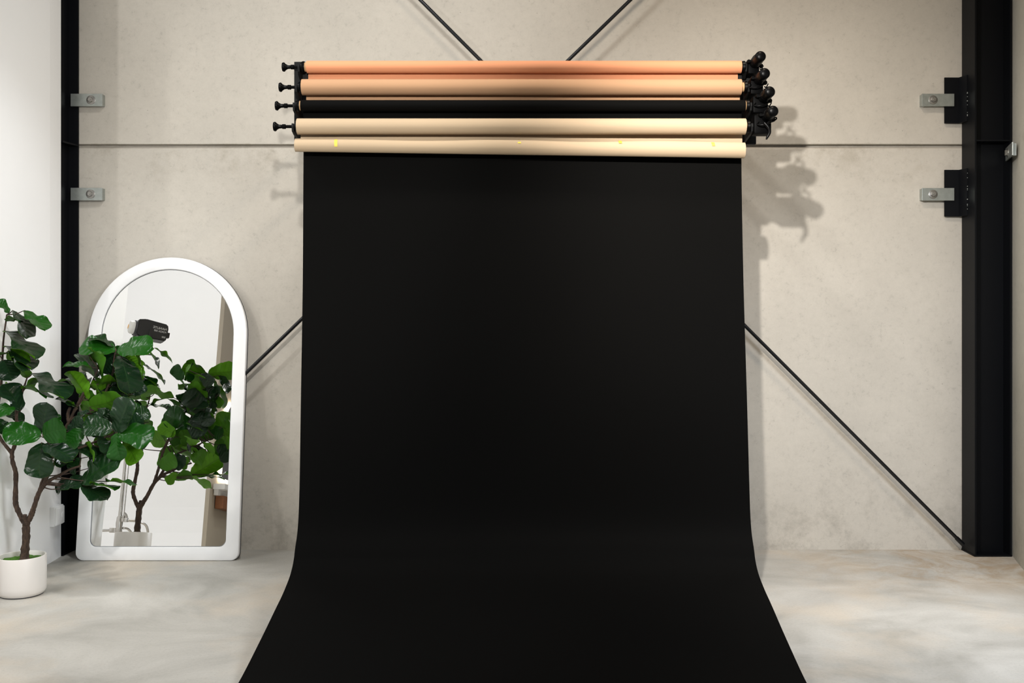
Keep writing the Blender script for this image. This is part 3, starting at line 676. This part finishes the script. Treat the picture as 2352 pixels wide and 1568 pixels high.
# bx, by, tx, ty, apparent width, side shown (t = upper face, u = underside), base depth, tip depth, mesh   (zoom units)
LV = [
 (45,125,-8,55,45,'t',6.45,6.40,3),(118,112,236,188,62,'t',6.44,6.40,0),(62,112,168,218,52,'t',6.46,6.40,2),(30,165,102,138,42,'u',6.45,6.40,3),
 (22,212,207,276,34,'t',6.46,6.38,5),(22,285,182,338,30,'t',6.46,6.40,5),(130,442,80,285,92,'u',6.50,6.42,1),(40,310,142,378,28,'t',6.40,6.34,2),
 (0,330,50,305,26,'u',6.46,6.40,0),(15,352,55,452,98,'t',6.42,6.36,4),(160,418,338,470,50,'t',6.46,6.36,5),(108,500,218,428,48,'u',6.46,6.44,0),
 (122,492,247,500,36,'u',6.44,6.36,3),(100,600,30,458,105,'t',6.40,6.36,3),(-30,575,50,615,72,'t',6.34,6.28,4),(118,650,30,590,60,'t',6.48,6.44,1),
 (200,725,12,685,118,'t',6.34,6.28,4),(196,708,222,560,112,'t',6.38,6.36,1),(208,722,320,690,128,'t',6.34,6.30,4),(204,755,190,928,132,'t',6.36,6.28,1),
 (216,762,360,805,92,'t',6.36,6.30,3),(408,690,318,775,88,'t',6.42,6.36,1),(436,384,308,345,36,'t',6.48,6.44,5),(428,545,360,388,80,'u',6.50,6.46,3),
 (372,590,294,512,24,'t',6.50,6.46,5),(378,588,328,545,16,'u',6.50,6.48,0),(562,308,382,268,92,'t',6.60,6.52,3),(558,290,448,212,46,'t',6.62,6.60,2),
 (418,300,540,420,66,'u',6.56,6.52,3),(440,478,570,440,56,'u',6.54,6.58,0),(480,470,428,352,34,'u',6.54,6.50,5),(572,304,728,262,96,'t',6.60,6.54,3),
 (588,335,660,492,118,'t',6.58,6.46,3),(556,318,500,420,82,'t',6.62,6.60,1),(438,582,596,528,118,'u',6.52,6.50,4),(428,482,512,498,34,'u',6.52,6.48,3),
 (440,606,372,604,24,'t',6.50,6.46,5),(508,588,452,655,58,'t',6.48,6.46,2),(548,692,398,668,108,'t',6.42,6.36,1),(566,708,602,538,112,'t',6.42,6.36,3),
 (588,702,742,738,122,'t',6.40,6.34,4),(570,706,566,842,84,'t',6.40,6.32,3),(600,750,672,856,96,'u',6.46,6.44,1),(600,705,690,620,84,'t',6.46,6.48,1),
 (415,758,498,832,48,'u',6.44,6.38,5),(396,950,545,812,104,'t',6.38,6.34,3),(402,958,524,1022,84,'t',6.38,6.34,1),(446,962,562,928,44,'u',6.36,6.28,5),
 (520,944,648,934,26,'u',6.36,6.28,0),(290,978,392,925,58,'t',6.38,6.36,2),(360,770,470,790,60,'t',6.46,6.42,3),(470,650,540,600,70,'t',6.50,6.52,1),
 (650,320,735,408,26,'u',6.62,6.60,5),
 (255,740,330,860,70,'t',6.40,6.38,2),(330,700,400,640,70,'t',6.44,6.42,1),(395,830,330,900,55,'t',6.42,6.40,0),(470,440,400,300,70,'t',6.60,6.62,3),
 (500,640,430,720,85,'t',6.50,6.46,1),(540,480,640,430,80,'t',6.56,6.60,2),(610,560,560,470,70,'t',6.56,6.54,0),(640,640,730,590,80,'t',6.52,6.58,3),
 (520,780,430,860,78,'t',6.46,6.42,2),(560,640,640,700,90,'u',6.52,6.50,1),(470,560,400,500,60,'u',6.54,6.52,2),(640,520,700,460,75,'t',6.60,6.66,1),
 (20,420,100,360,60,'t',6.48,6.46,0),(5,500,80,470,60,'u',6.48,6.46,2),(-10,640,40,700,70,'t',6.42,6.38,3),(330,930,250,990,48,'t',6.42,6.40,5),
 (640,690,720,780,90,'t',6.48,6.52,3),(480,720,540,800,70,'t',6.44,6.42,0),(300,690,250,620,70,'t',6.46,6.44,2),
]
LV0 = list(LV)
# fuller far side of the crown (what the mirror sees)
far = [(430,470,300,420),(470,520,600,440),(520,420,640,330),(560,560,680,500),(600,640,705,600),(520,640,420,560),(480,700,380,640),(560,700,470,780),
       (600,740,690,800),(620,560,560,440),(640,470,560,380),(500,360,440,280),(540,300,640,350),(660,640,600,560),(640,700,560,620),(450,820,540,880),
       (430,880,520,830),(600,400,690,460),(250,760,330,840),(560,600,660,700),(520,760,600,700),(610,330,690,400),(660,420,700,520),(480,600,400,700),
       (580,480,500,560),(640,560,700,640)]
rf = random.Random(11)
for i, (a_, b_, c_, d_) in enumerate(far):
    y0 = 6.62 + rf.uniform(0, .18)
    LV.append((a_, b_, c_, d_, rf.uniform(60, 115), 'u' if i % 2 else 't', y0, y0 + rf.uniform(-.02, .14), i % 5))
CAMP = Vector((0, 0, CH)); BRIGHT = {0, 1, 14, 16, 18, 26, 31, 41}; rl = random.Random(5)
for i, (bx, by, tx, ty, wd, sd, y0, y1, mi) in enumerate(LV):
    B = q(*lz(bx, by), y0); T = q(*lz(tx, ty), y1)
    B.x = max(B.x, -3.40); T.x = max(T.x, -3.40)
    dvec = T - B; L = dvec.length; xax = dvec.normalized()
    wreal = L * (.84 if mi not in (1, 4) else .80); wapp = wd * Z_ / F * y0
    ratio = max(.18, min(1.0, wapp / wreal))
    ws = 1.0
    if wapp > wreal: ws = wapp / wreal
    ang = math.acos(ratio)
    mid = (B + T) / 2; c_ = (CAMP - mid); c_ = (c_ - xax * c_.dot(xax)).normalized()
    best = None
    for s in (1, -1):
        nrm = Matrix.Rotation(s * ang, 3, xax) @ c_
        if sd == 'u': nrm = -nrm
        if best is None or nrm.z > best.z: best = nrm
    zax = best.normalized(); yax = zax.cross(xax).normalized()
    lf = bpy.data.objects.new('leaf', LM[mi]); COL.objects.link(lf); lf.parent = fig
    if L < .16: ws *= 1.0
    Mx = Matrix(((xax.x * L, yax.x * L * ws, zax.x * L, B.x - PX), (xax.y * L, yax.y * L * ws, zax.y * L, B.y - PY), (xax.z * L, yax.z * L * ws, zax.z * L, B.z), (0, 0, 0, 1)))
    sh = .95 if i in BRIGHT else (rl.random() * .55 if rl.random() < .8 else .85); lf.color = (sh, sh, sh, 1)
    lf.matrix_local = Mx
    # petiole / twig back to the nearest lower branch point
    cand = min(bpts, key=lambda p: (p - B).length + max(0, p.z - B.z) * 2)
    gap = (cand - B).length
    if gap > .012:
        bm = NB(); m1 = cand.lerp(B, .5) + Vector((0, 0, -.004 if gap < .1 else -.010))
        tube(bm, [cand, m1, B, B + dvec * .05], [.0045 if gap > .08 else .003, .0035, .0025, .002], 7, 4); obj('twig', bm, MAT['bark'], fig, True)

# ---------------------------------------------------------------- studio lamp on a stand (seen in the mirror)
SX, SY = -3.490, 6.10
st = thing('light_stand', 'silver lamp stand beside the fig tree, seen only in the mirror', 'light stand', (SX, SY, 0))
bm = NB(); cyl(bm, (SX, SY, .25), (SX, SY, 1.3), .0165); cyl(bm, (SX, SY, 1.3), (SX, SY, 1.90), .0125); lathe(bm, [(.024, 0), (.024, .05)], Matrix.Translation((SX, SY, 1.27)), 16); obj('pole', bm, MAT['chrome'], st, True)
bm = NB(); cyl(bm, (SX + .04, SY + .02, .37), (SX + .035, SY + .02, 1.5), .005, seg=10); obj('riser_rod', bm, MAT['chrome'], st, True)
bm = NB(); lathe(bm, [(.026, 0), (.030, .01), (.026, .05), (.030, .09), (.026, .14), (.02, .15)], Matrix.Translation((SX, SY, .26)), 20)
box(bm, SX - .075, SX - .02, SY - .02, SY + .02, .27, .31, .004); box(bm, SX + .02, SX + .07, SY - .018, SY + .018, .36, .395, .004); obj('hub', bm, MAT['chrome'], st, True)
bm = NB(); lathe(bm, [(.010, 0), (.013, .01), (.010, .025)], Matrix.Translation((SX, SY, .235)), 14); obj('foot_plug', bm, MAT['edge'], st, True)
for pts in ([(SX - .07, SY, .29), (SX - .22, SY - .02, .285), (SX - .42, SY - .04, .27), (SX - .46, SY - .04, .15), (SX - .47, SY - .04, .012)],
            [(SX + .05, SY - .02, .375), (SX + .12, SY - .12, .37), (SX + .15, SY - .25, .33), (SX + .16, SY - .30, .16), (SX + .16, SY - .31, .012)],
            [(SX + .03, SY - .02, .31), (SX + .02, SY - .15, .31), (SX + .0, SY - .30, .27), (SX, SY - .34, .14), (SX, SY - .35, .012)]):
    bm = NB(); tube(bm, pts, [.011] * 5, 12, 6); obj('leg', bm, MAT['chrome'], st, True)
bm = NB(); lathe(bm, [(.012, 0), (.012, .03), (.03, .032), (.03, .038)], frame_at((SX + .02, SY, .40), (1, 0, .5)), 12); obj('wing_screw', bm, MAT['chrome'], st, True)
lp = thing('studio_lamp', 'black studio lamp with a frosted front lens, seen only in the mirror', 'lamp', (SX, SY, 1.93))
ax0 = Vector((-3.53, 6.20, 2.080)); ax1 = Vector((-3.235, 6.0, 2.05)); axd = (ax1 - ax0).normalized()
upv = (Vector((0, 0, 1)) - axd * axd.z).normalized(); sdv = upv.cross(axd)
ML = Matrix(((axd.x, sdv.x, upv.x, ax0.x), (axd.y, sdv.y, upv.y, ax0.y), (axd.z, sdv.z, upv.z, ax0.z), (0, 0, 0, 1)))
def L_(name, bm, mat, smooth=False): bm.transform(ML); return obj(name, bm, mat, lp, smooth)
side_poly = [(.045, .072), (.11, .088), (.30, .078), (.315, .05), (.315, -.05), (.305, -.078), (.09, -.085), (.045, -.075)]
bm = NB(); My = Matrix(((1, 0, 0, 0), (0, 0, -1, 0), (0, 1, 0, 0), (0, 0, 0, 1))); prism(bm, side_poly, -.068, .068, My); bmesh.ops.recalc_face_normals(bm, faces=bm.faces)
bmesh.ops.bevel(bm, geom=bm.edges[:], offset=.008, segments=2, affect='EDGES'); L_('housing', bm, MAT['lamp_black'], True)
bm = NB(); box(bm, .313, .345, -.02, .02, -.03, .018, .004); L_('rear_knob', bm, MAT['lamp_black'], True)
bm = NB(); lathe(bm, [(.072, .046), (.070, .03), (.066, .028), (.066, .046)], Matrix.Rotation(PI / 2, 4, 'Y'), 36); L_('mount_ring', bm, MAT['edge'], True)
bm = NB(); lathe(bm, [(.060, .047), (.060, .005), (.056, -.006), (.045, -.014), (.024, -.020), (.001, -.022)], Matrix.Rotation(PI / 2, 4, 'Y'), 36); L_('lens', bm, MAT['lens'], True)
bm = NB(); lathe(bm, [(.024, -.0185), (.020, -.0225), (.001, -.0255)], Matrix.Rotation(PI / 2, 4, 'Y'), 24); L_('led_chip', bm, MAT['led'], True)
bm = NB()
for s in (-1, 1): box(bm, .15, .17, s * .075 - .004, s * .075 + .004, -.13, .0, .001)
box(bm, .15, .17, -.079, .079, -.138, -.128, .001); L_('yoke', bm, MAT['lamp_black'])
bm = NB(); p_ = ML @ Vector((.16, 0, -.135)); tube(bm, [p_, (SX + .03, SY, 1.95), (SX, SY, 1.93), (SX, SY, 1.90)], [.012] * 4, 10); lathe(bm, [(.021, 0), (.021, .05)], Matrix.Translation((SX, SY, 1.905)), 16); obj('mount_spigot', bm, MAT['lamp_black'], lp, True)
# print on the side that faces the mirror (+Y)
fr = Matrix(((-axd.x, upv.x, sdv.x if sdv.y > 0 else -sdv.x, 0), (-axd.y, upv.y, abs(sdv.y), 0), (-axd.z, upv.z, sdv.z if sdv.y > 0 else -sdv.z, 0), (0, 0, 0, 1)))
sgn = 1 if sdv.y > 0 else -1
for body, sz, a0, h0 in (('NANLITE', .030, .300, .018), ('FORZA 500', .022, .300, -.008), ('500', .022, .300, -.055)):
    o_ = ML @ Vector((a0, sgn * .0683, h0)); M_ = fr.copy(); M_.translation = o_
    text_mesh('lettering', body, sz, M_, MAT['ink'], lp)

# ---------------------------------------------------------------- make-up corner (seen in the mirror)
lm_ = thing('backlit_arched_mirror', 'small arched mirror with glowing backlit rim over the vanity, seen in the big mirror', 'mirror', (-3.4, 3.38, .95))
def archY(w2, z0, zt, rc): return [(y, z) for y, z in arch(w2, z0, zt, rc, 28, 5)]
def yzp(bm, pts, xa, xb, yc):
    a_ = [bm.verts.new((xa, yc + y, z)) for y, z in pts]; b_ = [bm.verts.new((xb, yc + y, z)) for y, z in pts]
    bm.faces.new(list(reversed(a_))); bm.faces.new(b_); n = len(pts)
    for i in range(n): bm.faces.new((a_[i], a_[(i + 1) % n], b_[(i + 1) % n], b_[i]))
    bmesh.ops.recalc_face_normals(bm, faces=bm.faces)
bm = NB(); yzp(bm, archY(.31, .98, 1.90, .02), -3.395, -3.368, 3.38); obj('backlight', bm, MAT['glow'], lm_)
bm = NB(); yzp(bm, archY(.29, 1.00, 1.88, .02), -3.367, -3.358, 3.38); obj('mirror_glass', bm, MAT['mirror'], lm_)
va = thing('vanity_shelf', 'white floating vanity with a wooden drawer under the glowing arched mirror', 'shelf', (-3.39, 3.2, .6))
bm = NB(); box(bm, -3.39, -3.26, 2.4, 3.86, .86, .92, .004); obj('countertop', bm, MAT['white_wall'], va)
bm = NB(); box(bm, -3.39, -3.30, 2.4, 3.74, .66, .80, .003); obj('drawer', bm, MAT['wood'], va)
bm = NB(); box(bm, -3.39, -3.34, 2.4, 3.82, .80, .86); obj('rail', bm, MAT['white_wall'], va)
